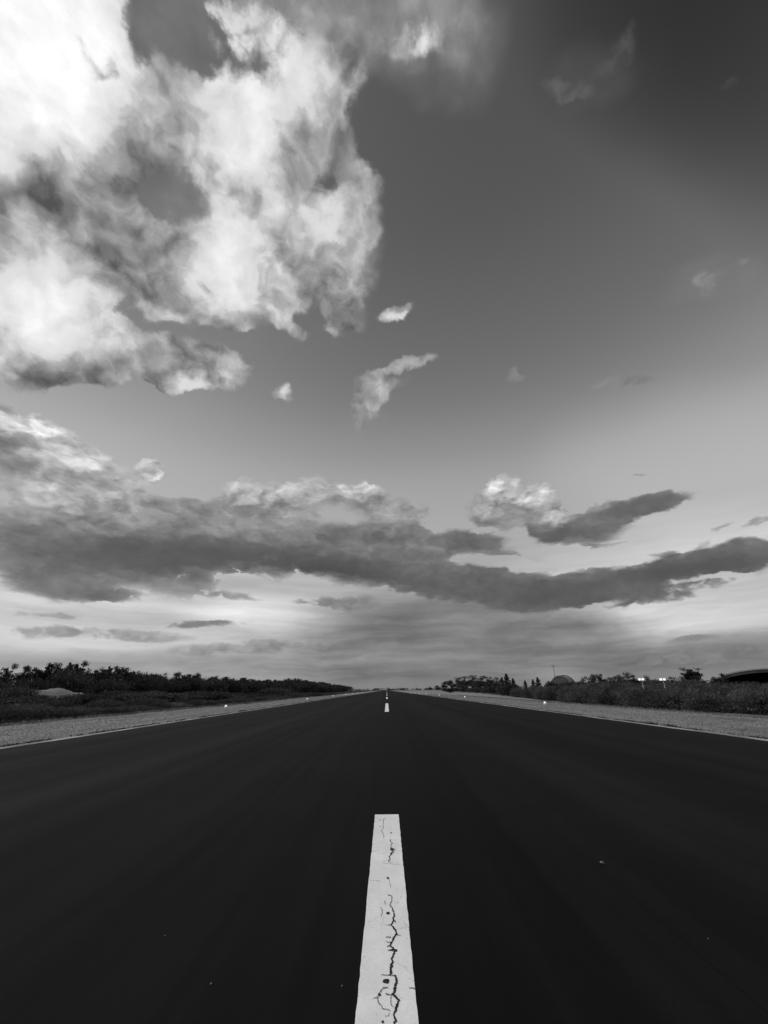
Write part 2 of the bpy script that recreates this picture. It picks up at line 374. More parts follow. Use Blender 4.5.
def plain(v, var=.15, rough=.7, scale=4.0, metal=0.0):
    def f(net, bs):
        n = net.noise(coords(net), scale, 5, .6)
        net.put(bs.inputs['Base Color'], net.rgb(net.ramp(n, .25, .75, v * (1 - var), v * (1 + var)))); bs.inputs['Roughness'].default_value = rough
        bs.inputs['Metallic'].default_value = metal
    return f
def f_lens(e):                                             # the lamps are lit
  def f(net, bs):
    bs.inputs['Base Color'].default_value = (.85, .85, .85, 1); bs.inputs['Roughness'].default_value = .12
    bs.inputs['Emission Color'].default_value = (1, 1, 1, 1); bs.inputs['Emission Strength'].default_value = e
  return f
M = {}
def build_materials():
    for k, f in dict(asphalt=f_asphalt, paint=f_paint, crack=f_crack, edge_strip=f_edge, verge_grass=f_verge, soil=f_soil, sand=f_sand,
        scrub=leafy(.05, .15, .3, .7), heath=leafy(.03, .095), gum=leafy(.022, .060, .2), conifer=leafy(.018, .045, .12), broadleaf=leafy(.028, .075),
        dry=leafy(.14, .30, .3), weed=leafy(.03, .09), bark=plain(.09, .4, .9), pale_concrete=plain(.46, .2, .8, .5), concrete=plain(.25, .3, .85, .6), dark_steel=plain(.05, .2, .5),
        white_metal=plain(.78, .08, .45), lens=f_lens(.55), lamp_glass=f_lens(.9), grey_metal=plain(.22, .15, .5, 4, .3), stone=plain(.16, .3, .8, 20)).items():
        M[k] = mat(k, f)

# ---------------------------------------------------------------- where a ray from the eye reaches the ground, or stands at a side distance
def ground_at(px, py, z=0.018):
    v = sky_dir(px, py); t = (z - EYE) / v.z; return v.x * t, v.y * t
def beside(px, X):
    """point on the ground X metres to the side, seen in the direction of column px on the horizon"""
    py = 690 - ROLL * -1 * 0 + (386 - px) * .0097
    v = sky_dir(px, py); return X, X * v.y / v.x
def height_for(px, py, X, Y):
    v = sky_dir(px, py); return EYE + math.hypot(X, Y) * v.z / math.hypot(v.x, v.y)

# ---------------------------------------------------------------- ground, runway, markings
RW = 12.15
def sheet(name, x0, x1, y0, y1, z, m, nx=1, ny=1, parent=None, wob0=0, wob1=0, seed=1):
    rnd = random.Random(seed); mb = Mesh(); rows = []
    for j in range(ny + 1):
        y = y0 + (y1 - y0) * (j / ny) ** (2.2 if ny > 4 else 1); r = []
        a0 = x0 + rnd.uniform(-wob0, wob0); a1 = x1 + rnd.uniform(-wob1, wob1)
        for i in range(nx + 1): r.append((a0 + (a1 - a0) * i / nx, y, z))
        rows.append(r)
    for j in range(ny):
        for i in range(nx): mb.face((rows[j][i], rows[j][i + 1], rows[j + 1][i + 1], rows[j + 1][i]))
    return link(name, mb.mesh(name, [m]), parent)
def build_ground():
    mb = Mesh(); R = 9000
    mb.face(((-R, -R, -.004), (R, -R, -.004), (R, R, -.004), (-R, R, -.004)))
    tag(link('ground', mb.mesh('ground', [M['soil']])), kind='structure')
    # dry grass beside the runway: 9 m wide, opening out on the right beyond the thicket
    lf = [(-30, -21.5), (20, -21.3), (35, -20.6), (60, -19.6), (110, -20.2), (240, -21), (600, -22), (1500, -24)]
    rg = [(-30, 23.5), (20, 22.9), (30, 22.3), (48, 21.2), (66, 23.5), (84, 27.0), (96, 31), (125, 47), (250, 62), (500, 95), (1500, 150)]
    for side, tab in ((-1, lf), (1, rg)):
        rnd = random.Random(5 + side); mb = Mesh(); prev = None
        for (ya, xa), (yb, xb) in zip(tab, tab[1:]):
            for k in range(12):
                t = k / 12; y = ya + (yb - ya) * t; x = xa + (xb - xa) * t + rnd.uniform(-.5, .5) * (1 + y / 200)
                cur = ((side * RW, y, 0.0), (x, y, 0.0))
                if prev: mb.face((prev[0], prev[1], cur[1], cur[0]) if side > 0 else (prev[1], prev[0], cur[0], cur[1]))
                prev = cur
        tag(link('grass_verge_ground', mb.mesh('grass_verge_ground', [M['verge_grass']])), kind='structure')
    rw = tag(sheet('runway', -RW, RW, -40, 1250, .012, M['asphalt'], 1, 30), kind='structure')
    for s in (-1, 1):
        x = s * (RW + .02)
        tag(sheet('edge_line_surface', min(x, x + s * .32), max(x, x + s * .32), -40, 1250, .016, M['edge_strip'], 1, 260, rw, .05, .05, 3 + s))
    # centre line: 21.7 m stripes, 28.2 m apart
    W = .1635
    def cracked(mb, y0, y1):
        def P(X, Y): 
            x, y = ground_at(320 + X / 4.571, 800 + Y / 4.571); return x, y
        rnd = random.Random(8)
        def ribbon(zp, w0, w1, sub=6, jit=.007):
            pts = [P(*q) for q in zp]; line = []
            for (a, b) in zip(pts, pts[1:]):
                for k in range(sub):
                    t = k / sub; line.append((a[0] + (b[0] - a[0]) * t + rnd.uniform(-jit, jit), a[1] + (b[1] - a[1]) * t + rnd.uniform(-jit, jit)))
            line.append(pts[-1]); n = len(line); L = []
            for k, (x, y) in enumerate(line):
                dx, dy = line[min(k + 1, n - 1)][0] - line[max(k - 1, 0)][0], line[min(k + 1, n - 1)][1] - line[max(k - 1, 0)][1]
                d = math.hypot(dx, dy) or 1
                w = (w0 + (w1 - w0) * k / (n - 1)) * rnd.uniform(.5, 1.2) * (.46 if w0 > .0125 else .36)
                if k in (0, n - 1): w *= .2
                L.append(((x - dy / d * w, y + dx / d * w, .0195), (x + dy / d * w, y - dx / d * w, .0195)))
            for a, b in zip(L, L[1:]): mb.face((a[0], a[1], b[1], b[0]), 1)
        ribbon([(345, 1030), (340, 985), (352, 950), (358, 915), (335, 890), (346, 860), (350, 830), (346, 802)], .014, .016)
        ribbon([(322, 800), (328, 760), (330, 720), (340, 690), (320, 665), (335, 635), (350, 605), (326, 572), (335, 545), (338, 515)], .017, .012)
        ribbon([(338, 515), (328, 495), (318, 475)], .014, .006)
        ribbon([(322, 290), (318, 262), (332, 240), (326, 205), (324, 180)], .012, .012, 5, .02)
        ribbon([(318, 250), (336, 235), (345, 220)], .014, .008, 4, .02)
        ribbon([(290, 855), (268, 888), (264, 920), (282, 950), (320, 968)], .008, .005)
        ribbon([(288, 862), (312, 858)], .009, .009); ribbon([(300, 885), (336, 892)], .006, .010); ribbon([(240, 905), (266, 903)], .004, .007)
        ribbon([(276, 800), (350, 802)], .006, .012); ribbon([(405, 856), (436, 862)], .007, .008); ribbon([(345, 612), (372, 620)], .010, .005)
        ribbon([(303, 625), (322, 628)], .012, .007); ribbon([(298, 648), (330, 652)], .006, .011); ribbon([(303, 672), (322, 662)], .006, .012); ribbon([(312, 685), (350, 690)], .02, .012)
        ribbon([(295, 572), (328, 573)], .006, .011); ribbon([(345, 560), (338, 545)], .012, .006); ribbon([(276, 535), (286, 500), (270, 490)], .006, .006)
        ribbon([(303, 432), (322, 436), (324, 480)], .012, .008, 5, .015); ribbon([(300, 480), (296, 460)], .006, .006)
        ribbon([(290, 175), (284, 140), (288, 105), (294, 82)], .007, .007, 4, .015); ribbon([(268, 92), (284, 90)], .014, .010); ribbon([(270, 120), (285, 122)], .010, .010)
        ribbon([(322, 400), (318, 370), (312, 345)], .005, .005, 4, .015); ribbon([(280, 288), (380, 296)], .004, .006); ribbon([(218, 365), (280, 372)], .003, .005)
        ribbon([(300, 990), (322, 975)], .004, .005); ribbon([(330, 895), (322, 930), (335, 950)], .006, .004)
        def spot(X, Y, r, ry=1.0):
            x, y = P(X, Y); n = 11
            mb.face([(x + r * rnd.uniform(.75, 1.15) * math.cos(k * 2 * math.pi / n), y + r * ry * rnd.uniform(.75, 1.15) * math.sin(k * 2 * math.pi / n), .0197) for k in range(n)], 1)
        spot(302, 828, .021); spot(310, 357, .015, 1.1); spot(311, 517, .017, 1.0); spot(325, 150, .012, 1.5); spot(287, 1014, .008); spot(328, 225, .02, 1.8); spot(272, 890, .010); spot(345, 688, .014)
    segs = [(-14.9, 6.72), (35.0, 56.6)] + [(35 + 49.9 * k, 56.6 + 49.9 * k) for k in range(1, 20)]
    for i, (a, b) in enumerate(segs):
        rnd = random.Random(30 + i); mb = Mesh(); n = 300 if i < 2 else 8; L = []
        for k in range(n + 1):
            y = a + (b - a) * k / n; ox = .0027 * y - .019
            L.append(((ox - W - .002 + rnd.uniform(-.0028, .0028), y, .0165), (ox + W + rnd.uniform(-.0028, .0028), y, .0165)))
        for q, r in zip(L, L[1:]): mb.face((q[0], q[1], r[1], r[0]))
        if i == 0: cracked(mb, a, b)
        o = link('centreline_marking', mb.mesh('centreline_marking', [M['paint'], M['crack']]), rw)
        if i == 0: o['label'] = 'white painted stripe split by a ragged dark crack'

# ---------------------------------------------------------------- loose small growth
def blades(rng, pts, hmin, hmax, wid, lean):
    n = len(pts); a = rng.uniform(0, 2 * np.pi, n); h = rng.uniform(hmin, hmax, n)
    u = np.stack([np.cos(a), np.sin(a), np.zeros(n)], 1) * (wid * rng.uniform(.5, 1.3, n))[:, None]
    b = rng.uniform(0, 2 * np.pi, n); tip = np.stack([np.cos(b) * lean * h, np.sin(b) * lean * h, h], 1)
    mid = tip * np.array([.35, .35, .55])
    return np.stack([pts - u, pts + u, pts + mid + u * .7, pts + tip], 1)
def build_grass():
    rng = np.random.default_rng(3)
    P = []
    for side in (-1, 1):
        n = 42000; y = 6 + 150 * rng.random(n) ** 1.6; x = rng.uniform(12.75, 21.2, n) * side
        P.append(blades(rng, np.stack([x, y, np.zeros(n)], 1), .02, .06, .016, .9))
        n = 7000; y = 6 + 120 * rng.random(n) ** 1.5; x = (21.0 + rng.normal(0, .35, n)) * side
        P.append(blades(rng, np.stack([x, y, np.zeros(n)], 1), .06, .20, .018, .6))
    tag(link('grass', quads('grass', np.concatenate(P), M['dry'])), 'short dry pale grass covering both verges of the runway', 'grass', kind='stuff')
    P = []
    for side in (-1, 1):                                        # a dark line of weeds in the joint beside the pale strip, thicker in places
        y = 4 + 190 * rng.random(16000) ** 1.5
        dens = np.sin(y * 1.7 + side) + np.sin(y * .63) + .8 * np.sin(y * 4.1 + 2)
        y = y[dens + rng.normal(0, .8, len(y)) > (-.6 if side < 0 else .0)]; n = len(y)
        hh = np.clip(np.sin(y * .9 + side * 2) + np.sin(y * .37), 0, 2)
        pts = np.stack([(12.66 + np.abs(rng.normal(0, .09, n))) * side, y, np.zeros(n)], 1)
        P.append(blades(rng, pts, .02, .07, .016, .8))
        k = hh > 1.55
        P.append(blades(rng, pts[k], .05, .13, .018, .6))
    tag(link('weeds', quads('weeds', np.concatenate(P), M['weed'])), 'dark weeds growing in a line along the runway edges', 'weeds', kind='stuff')

# ---------------------------------------------------------------- bushes and trees
def leaf_cloud(rng, centre, radii, n, size, upright=0.0, shell=.55):
    v = rng.normal(size=(n, 3)); v /= np.linalg.norm(v, axis=1)[:, None]
    r = shell + (1 - shell) * rng.random(n) ** .7
    r *= 1 + .18 * np.sin(v[:, 0] * 5 + centre[0]) * np.sin(v[:, 1] * 6 + centre[1])
    c = np.array(centre) + v * r[:, None] * np.array(radii)
    a = rng.normal(size=(n, 3)); a[:, 2] += upright * 3; a /= np.linalg.norm(a, axis=1)[:, None]
    b = np.cross(a, rng.normal(size=(n, 3))); b /= np.linalg.norm(b, axis=1)[:, None]
    s = size * rng.uniform(.5, 1.3, n)
    L = a * (s * (1 + upright))[:, None]; Wd = b * (s * (.42 - .25 * upright))[:, None]
    return np.stack([c - L, c + Wd, c + L, c - Wd], 1)
def bush_mesh(seed, w, h, n, size, upright, mname):
    rng = np.random.default_rng(seed); P = []
    k = int(rng.integers(5, 9))
    for i in range(k):
        a = rng.uniform(0, 2 * np.pi); rr = w * .5 * rng.uniform(.1, .62)
        ch = h * rng.uniform(.35, .66); cw = w * rng.uniform(.22, .36)
        P.append(leaf_cloud(rng, (rr * math.cos(a), rr * math.sin(a), ch), (cw, cw, h * rng.uniform(.26, .36)), n // k, size, upright, .35))
    P.append(leaf_cloud(rng, (0, 0, h * .22), (w * .5, w * .5, h * .26), n // 3, size, upright, .3))
    m = n // 7; a = rng.uniform(0, 2 * np.pi, m); rr = w * .48 * np.sqrt(rng.random(m))      # stray shoots break the outline
    base = np.stack([rr * np.cos(a), rr * np.sin(a), h * rng.uniform(.55, .82, m) * (1 - .3 * (rr / (w * .5)) ** 2)], 1)
    P.append(blades(rng, base, h * .06, h * .20, size * .3, .4))
    P = np.concatenate(P); P[:, :, 2] = np.maximum(P[:, :, 2], -.02)
    return quads('bush', P, M[mname])
def tree_parts(seed, h, kind):
    """trunk mesh and crown mesh of a tree about h metres high"""
    rng = np.random.default_rng(seed); rnd = random.Random(seed); mb = Mesh(); P = []
    r0 = h * .022 + .03
    if kind == 'conifer':
        mb.tube([(0, 0, -.05), (.03 * h * .1, 0, h * .5), (0, .02, h * .97)], [r0, r0 * .6, .015], 7)
        lev = int(h * 2.4)
        for i in range(lev):
            t = (i + .5) / lev; z = h * (.12 + .86 * t); R = h * .24 * (1 - t) ** .75 * rnd.uniform(.45, 1.3) + .08
            for b in range(6):
                a = b * 1.05 + i * .7 + rnd.uniform(-.3, .3); q = R * rnd.uniform(.65, 1.15)
                P.append(leaf_cloud(rng, (q * .55 * math.cos(a), q * .55 * math.sin(a), z - q * .18), (q * .5, q * .5, h * .03 + .05), 12, .15 + h * .008, .1, .1))
        P.append(leaf_cloud(rng, (0, 0, h * .96), (.07, .07, h * .05), 14, .12, .5, .1))
        return mb.mesh('trunk', [M['bark']]), quads('crown', np.concatenate(P), M['conifer'])
    bx, by = rnd.uniform(-.06, .06) * h, rnd.uniform(-.06, .06) * h
    fork = h * (rnd.uniform(.32, .45) if kind == 'gum' else rnd.uniform(.2, .3))
    mb.tube([(0, 0, -.05), (bx * .4, by * .4, fork * .55), (bx, by, fork)], [r0, r0 * .8, r0 * .66], 7)
    nl = rnd.randint(5, 8)
    for i in range(nl):
        a = i * 2 * math.pi / nl + rnd.uniform(-.5, .5)
        if kind == 'gum': out, up = h * rnd.uniform(.06, .19), h * rnd.uniform(.5, .95)
        else: out, up = h * rnd.uniform(.12, .32), h * rnd.uniform(.45, .85)
        if i == 0: out *= .3; up = h * .93
        e = (bx + out * math.cos(a), by + out * math.sin(a), max(up, fork + .3)); mid = (bx + out * .62 * math.cos(a), by + out * .62 * math.sin(a), fork + (e[2] - fork) * .45)
        mb.tube([(bx, by, fork - .1), mid, e], [r0 * .5, r0 * .3, r0 * .1], 5)
        for c in range(rnd.randint(3, 5)):
            t = rnd.uniform(.25, 1.0); s = h * (rnd.uniform(.045, .10) if kind == 'gum' else rnd.uniform(.10, .17))
            cx = mid[0] + (e[0] - mid[0]) * t + rnd.uniform(-1, 1) * s * .9; cy = mid[1] + (e[1] - mid[1]) * t + rnd.uniform(-1, 1) * s * .9
            cz = mid[2] + (e[2] - mid[2]) * t + rnd.uniform(-.4, .5) * s
            mb.tube([mid, ((mid[0] + cx) / 2, (mid[1] + cy) / 2, (mid[2] + cz) / 2 + .05), (cx, cy, cz)], [r0 * .22, r0 * .14, .012], 4)
            P.append(leaf_cloud(rng, (cx, cy, cz), (s, s, s * (.85 if kind == 'gum' else .7)), 55 if kind == 'gum' else 75, .13 + h * .010, .15, .2))
    return mb.mesh('trunk', [M['bark']]), quads('crown', np.concatenate(P), M['gum' if kind == 'gum' else 'broadleaf'])
def make_tree(seed, h, kind, name):
    e = link(name, None); t, c = tree_parts(seed, h, kind)
    link('trunk', t, e); link('crown', c, e); return e
PROTO = {}
def plant(key, maker, loc, rot, scale, label, cat, group=None):
    """first use keeps the original, later ones are copies sharing its mesh"""
    if key not in PROTO: o = PROTO[key] = maker()
    else: o = copy_tree(PROTO[key])
    o.location = loc; o.rotation_euler = (0, 0, rot); o.scale = scale if hasattr(scale, '__len__') else (scale,) * 3
    for k in ('label', 'category', 'group'):
        if k in o: del o[k]
    return tag(o, label, cat, group)
def bush(kind, x, y, w, h, label, group=None, rnd=random):
    if -56 < x < -20:                                   # the growth before the pale bank is lower than the eye
        v = CAMROT.transposed() @ Vector((x, y, 0)); px = 384 + F * v.x / -v.z
        if 20 < px < 92: h = max(.4, min(h, height_for(px, 692.5 + rnd.uniform(-1.2, 1.2), x, y) / 1.08))
    v = rnd.randrange(7)
    spec = {'scrub': (2.6, 2.0, 5200, .062, .22, 'scrub'), 'heath': (2.4, 1.0, 2200, .06, .3, 'heath'), 'thicket': (4.6, 3.4, 2000, .16, .2, 'broadleaf')}[kind]
    nm = {'scrub': 'scrub_bush', 'heath': 'heath_bush', 'thicket': 'thicket_bush'}[kind]
    return plant((kind, v), lambda: link(nm, bush_mesh(100 + v + len(kind) * 13, *spec)), (x, y, 0), rnd.uniform(0, 6.28), (w / spec[0], w / spec[0], h / spec[1]), label, 'bush', group)
def tree(kind, x, y, h, label, group=None, rnd=random, fat=1.0):
    v = rnd.randrange(7 if kind == 'gum' else 4)
    base = {'gum': 10.0, 'conifer': 7.0, 'broadleaf': 6.5}[kind]
    nm = {'gum': 'gum_tree', 'conifer': 'conifer_tree', 'broadleaf': 'broadleaf_tree'}[kind]
    s = h / base
    return plant((kind, v), lambda: make_tree(500 + v * 7 + len(kind), base, kind, nm), (x, y, 0), rnd.uniform(0, 6.28), (s * fat, s * fat, s), label, 'tree', group)
def build_plants():
    rnd = random.Random(11)
    GL = 'ragged trees of the wood beyond the left scrub'
    LT = 'ragged dark gum tree among many in the wood beyond the left scrub'
    # outline of the left wood: column, row of the tops
    prof = [(-60, 664), (0, 664), (20, 668), (40, 666), (62, 662), (80, 668), (100, 670), (120, 666), (150, 674), (180, 675), (200, 676), (240, 679), (270, 680), (300, 680), (330, 684), (360, 686), (376, 688)]
    def top(px):
        for (a, ya), (b, yb) in zip(prof, prof[1:]):
            if a <= px <= b: return ya + (yb - ya) * (px - a) / (b - a)
        return 664
    used = []
    for row, (X0, step) in enumerate(((-66, 4.0), (-74, 4.6), (-84, 6.0))):
        y = 44.0
        while y < 620:
            X = X0 + rnd.uniform(-3, 3); Yp = y + rnd.uniform(-1.2, 1.2)
            v = CAMROT.transposed() @ Vector((X, Yp, 0)); px = 384 + F * v.x / -v.z
            if px > 372: break
            hgt = height_for(px, top(px), X, Yp) * (rnd.uniform(.74, 1.0) if row == 0 else rnd.uniform(.8, 1.06))
            tree('gum', X, Yp, min(hgt * 1.10, 15.5), LT, GL, rnd, rnd.uniform(.85, 1.15) if px < 110 else rnd.uniform(1.1, 1.5))
            y += step * (1 + y / 260.0) * rnd.uniform(.7, 1.3)
    # the few that stand out of the outline
    for px, py, X, lab in ((62, 658, -64, 'tallest slender gum tree standing above the left wood, near the pale bank'), (68, 661, -66, 'thin open gum tree just beside the tallest one of the left wood'),
                           (39, 662, -64, 'gum tree with a round tuft on top, above the left end of the pale bank'), (27, 664, -65, 'gum tree with a small tuft on top at the far left of the wood'),
                           (98, 662, -66, 'slanting bare-topped gum tree at the right end of the pale bank'), (122, 664, -64, 'broad full-crowned gum tree, widest of the left wood')):
        X, Y = beside(px, X); t = tree('gum', X, Y, height_for(px, py, X, Y), lab, None, rnd, .62 if px != 122 else 1.3)
        if px == 98: t.rotation_euler = (0.0, .16, .4)
    # understorey of the wood
    for i in range(130):
        y = 40 + (i / 130) ** 1.5 * 560; x = -57 - rnd.uniform(0, 14)
        v = CAMROT.transposed() @ Vector((x, y, 0)); px = 384 + F * v.x / -v.z
        if px > 374: continue
        hh = height_for(px, top(px), x, y)
        w = rnd.uniform(4.0, 6.5) * (1 + y / 160)
        bush('thicket', x, y, w, max(2.4, min(hh, 14) * (rnd.uniform(.6, .95) if px < 120 else rnd.uniform(.78, 1.12))), 'dark dense bush among many at the foot of the left wood', 'bushes at the foot of the left wood', rnd)
    for px, py, X, w, lab in ((124, 689, -44, 6.0, 'pale rounded bush in front of the left wood, right of the bank'), (147, 690, -46, 8.0, 'largest pale rounded bush before the left wood'), (277, 686, -40, 13.0, 'low rounded bush swelling before the far left wood')):
        X, Y = beside(px, X); b = bush('thicket', X, Y, w, height_for(px, py, X, Y), lab, None, rnd)
    for px, X, w, h, lab in ((43, -51, 3.6, 2.0, 'dark round bush standing right in front of the pale bank'), (74, -50, 5.5, 2.3, 'low dark bush before the right end of the pale bank'), (14, -51, 6.0, 2.8, 'broad dark bush covering the left end of the pale bank')):
        X, Y = beside(px, X); bush('thicket', X, Y, w, h, lab, None, rnd)
    # low heath between the wood and the left verge
    for i in range(165):
        y = 20 + 200 * rnd.random() ** 1.7; d = rnd.random(); x = -22.3 - d * 32 - (0.8 if y > 60 else 0)
        bush('heath', x, y, rnd.uniform(1.8, 4.2) * (1 + y / 220), rnd.uniform(.45, .95) + d * .85, 'low dark heath bush among many on the flat left of the runway', 'low heath bushes left of the runway', rnd)
    for i in range(34):
        y = 30 + 90 * rnd.random() ** 1.3; x = -31 - rnd.random() * 24
        if abs(x + .6 * y + 12) < 6 and y > 55: continue
        bush('thicket', x, y, rnd.uniform(4.5, 8.5), rnd.uniform(1.1, 2.1), 'broad dark bush swelling above the low heath left of the runway', 'broad bushes in the left heath', rnd)
    for i in range(48):
        y = 22 + i * 2.6 + i * i * .03; x = -22.2 - rnd.random() * 1.3
        bush('heath', x, y, rnd.uniform(1.6, 3.4) * (1 + y / 200), rnd.uniform(.35, .8), 'low dark heath bush at the very edge of the left verge', 'heath bushes lining the left verge', rnd)
    # thicket along the right verge; its outline against the sky stays low before the hangar
    def cap(x, y, h, drop=0.0):
        v = CAMROT.transposed() @ Vector((x, y, 0)); px = 384 + F * v.x / -v.z
        row = 679.0 if px < 620 else 678.5 if px < 712 else 679.6
        return max(.7, min(h, height_for(px, row + (rnd.uniform(-2.6, 2.6) if px < 712 else rnd.uniform(-.5, 1.8)) + drop, x, y) / 1.08))
    for i in range(44):
        y = 17 + i * 1.75; x = (23.6 if y < 30 else 22.6 if y < 55 else 24.6 + (y - 55) * .08) + rnd.uniform(-.3, .9)
        bush('scrub', x, y, rnd.uniform(2.4, 3.6), cap(x, y, rnd.uniform(1.45, 2.15)), 'feathery grey scrub bush in the thicket edge beside the right verge', 'scrub bushes along the right verge', rnd)
    for i in range(112):
        y = 20 + rnd.random() * 76; d = rnd.random(); x = 25.5 + d * 17 + max(0, y - 60) * .12
        bush('scrub', x, y, rnd.uniform(3.0, 4.8), cap(x, y, 1.8 + d * .9 + rnd.uniform(-.2, .35)), 'feathery grey scrub bush deep in the thicket right of the runway', 'scrub bushes inside the right thicket', rnd)
    for i in range(70):
        y = 40 + rnd.random() * 110; x = 45 + rnd.random() * 22 + max(0, y - 90) * .15
        bush('thicket', x, y, rnd.uniform(4.5, 7.5), cap(x, y, rnd.uniform(2.6, 4.0), -1.0), 'tall dark bush among many behind the right thicket', 'tall bushes behind the right thicket', rnd)
    # trees that rise out of the right thicket: column, row of the top, distance aside
    rt = [('conifer', 503, 677, 34, 'narrow spiky conifer, first of the pointed pair over the right verge'), ('conifer', 508, 673.5, 33, 'taller spiky conifer of the pointed pair over the right verge'),
          ('conifer', 514, 678, 35, 'short spiky conifer just right of the pointed pair'), ('conifer', 534, 679, 40, 'small pointed conifer left of the mast'), ('conifer', 539, 677, 42, 'taller pointed conifer left of the mast'), ('conifer', 526, 680, 40, 'lowest pointed conifer between the pointed pair and the mast'),
          ('broadleaf', 497, 677, 40, 'round dark tree left of the pointed conifers'), ('broadleaf', 550, 681, 50, 'dark round tree below the thin mast'),
          ('broadleaf', 604, 674, 55, 'ragged dark tree between the far shelter roof and the floodlights'), ('broadleaf', 622, 674, 58, 'dark leafy tree left of the two floodlights'), ('broadleaf', 632, 672.5, 58, 'broad dark tree right behind the first floodlight'),
          ('broadleaf', 652, 676, 60, 'low dark tree between the two floodlights'), ('broadleaf', 672, 677, 60, 'low dark tree just right of the second floodlight'),
          ('gum', 694, 667, 56, 'tallest ragged tree above the right thicket'), ('gum', 703, 669.5, 56, 'ragged tree with open gaps right of the tallest one'), ('broadleaf', 690, 674, 55, 'dense dark tree below the tallest one'),
          ('broadleaf', 716, 676, 56, 'small round tree left of the arched hangar'), ('gum', 724.5, 673, 57, 'small tufted tree nearest the arched hangar'), ('broadleaf', 584, 677, 52, 'low dark tree just right of the far shelter roof'), ('broadleaf', 595, 673.5, 56, 'tall dark tree right of the far shelter roof'), ('broadleaf', 613, 677, 50, 'squat dark tree left of the floodlights'), ('broadleaf', 638, 675, 60, 'dark tree directly behind the first floodlight head')]
    for kind, px, py, X, lab in rt:
        X, Y = beside(px, X); tree(kind, X, Y, height_for(px, py, X, Y), lab, None, rnd, {'conifer': 1.7, 'gum': 1.25, 'broadleaf': 1.15}[kind] * rnd.uniform(.85, 1.15))
    # round crowns on the grass rise to the right of the far runway
    for i, (px, py, X) in enumerate(((430, 686.5, 60), (438, 685, 60), (446, 681, 58), (452, 679.5, 58), (459, 677.5, 57), (466, 676, 56), (473, 675.5, 55), (480, 676, 54), (487, 677, 52), (493, 679, 50), (462, 681, 54), (476, 681, 50), (486, 683, 46), (420, 688, 70), (412, 688.4, 80))):
        X, Y = beside(px, X); tree('broadleaf', X, Y, height_for(px, py, X, Y), 'round dark tree in the clump on the right of the far runway', 'round trees right of the far runway', rnd, 1.7)
    for i, (px, X) in enumerate(((446, 50), (456, 46), (464, 44), (472, 42), (480, 40), (489, 37), (497, 34), (505, 31.5), (510, 29))):
        X, Y = beside(px, X); bush('thicket', X, Y, rnd.uniform(5, 8), rnd.uniform(2.4, 3.2), 'dense bush before the round trees right of the far runway', 'bushes before the round trees', rnd)
    X, Y = beside(450, 33); bush('thicket', X, Y, 5.0, 2.6, 'lone bush standing on the pale grass right of the far runway', None, rnd)
    # wood closing the view at the far end
    rng = np.random.default_rng(9); P = []
    for i in range(150):
        x = rng.uniform(-420, 420); y = rng.uniform(1270, 1420); h = rng.uniform(5, 9)
        P.append(leaf_cloud(rng, (x, y, h * .5), (h * rng.uniform(.7, 1.4), h * .8, h * .5), 120, .9, .1, .3))
    tag(link('woods', quads('woods', np.concatenate(P), M['gum'])), 'thin dark line of far woods closing the end of the runway', 'woods', kind='stuff')

# ---------------------------------------------------------------- built things
def edge_light():
    e = link('runway_edge_light', None)
    m = Mesh(); m.lathe([(.17, 0), (.17, .025), (.10, .045)], 18); link('base_plate', m.mesh('base_plate', [M['grey_metal']]), e)
    m = Mesh(); m.lathe([(.04, .045), (.03, .07), (.03, .16), (.05, .18)], 12); link('stem', m.mesh('stem', [M['white_metal']]), e)
    m = Mesh(); m.lathe([(.10, .18), (.135, .20), (.135, .30), (.11, .32)], 18); link('housing', m.mesh('housing', [M['white_metal']]), e)
    m = Mesh(); m.lathe([(.105, .32), (.11, .37), (.095, .42), (.06, .455), (.01, .465)], 18); link('lens', m.mesh('lens', [M['lens']], True), e)
    return e
def floodlight():
    e = link('floodlight_pole', None)
    m = Mesh(); m.lathe([(.16, 0), (.16, .03), (.06, .05)], 12); link('foot', m.mesh('foot', [M['grey_metal']]), e)
    m = Mesh(); m.tube([(0, 0, .04), (0, 0, 1.8), (0, 0, 3.42)], [.055, .05, .045], 10); link('pole', m.mesh('pole', [M['white_metal']]), e)
    m = Mesh(); m.box((0, 0, 3.32), (.62, .06, .06)); m.box((-.22, 0, 3.38), (.04, .04, .10)); m.box((.22, 0, 3.38), (.04, .04, .10)); link('bracket', m.mesh('bracket', [M['grey_metal']]), e)
    for s in (-1, 1):
        m = Mesh(); m.box((s * .2, 0, 3.44), (.37, .34, .34), 0, .9); h = link('lamp_head', m.mesh('lamp_head', [M['white_metal']]), e)
        m = Mesh(); m.box((s * .2, -.174, 3.48), (.28, .012, .24)); link('glass', m.mesh('glass', [M['lamp_glass']]), h)
    return e
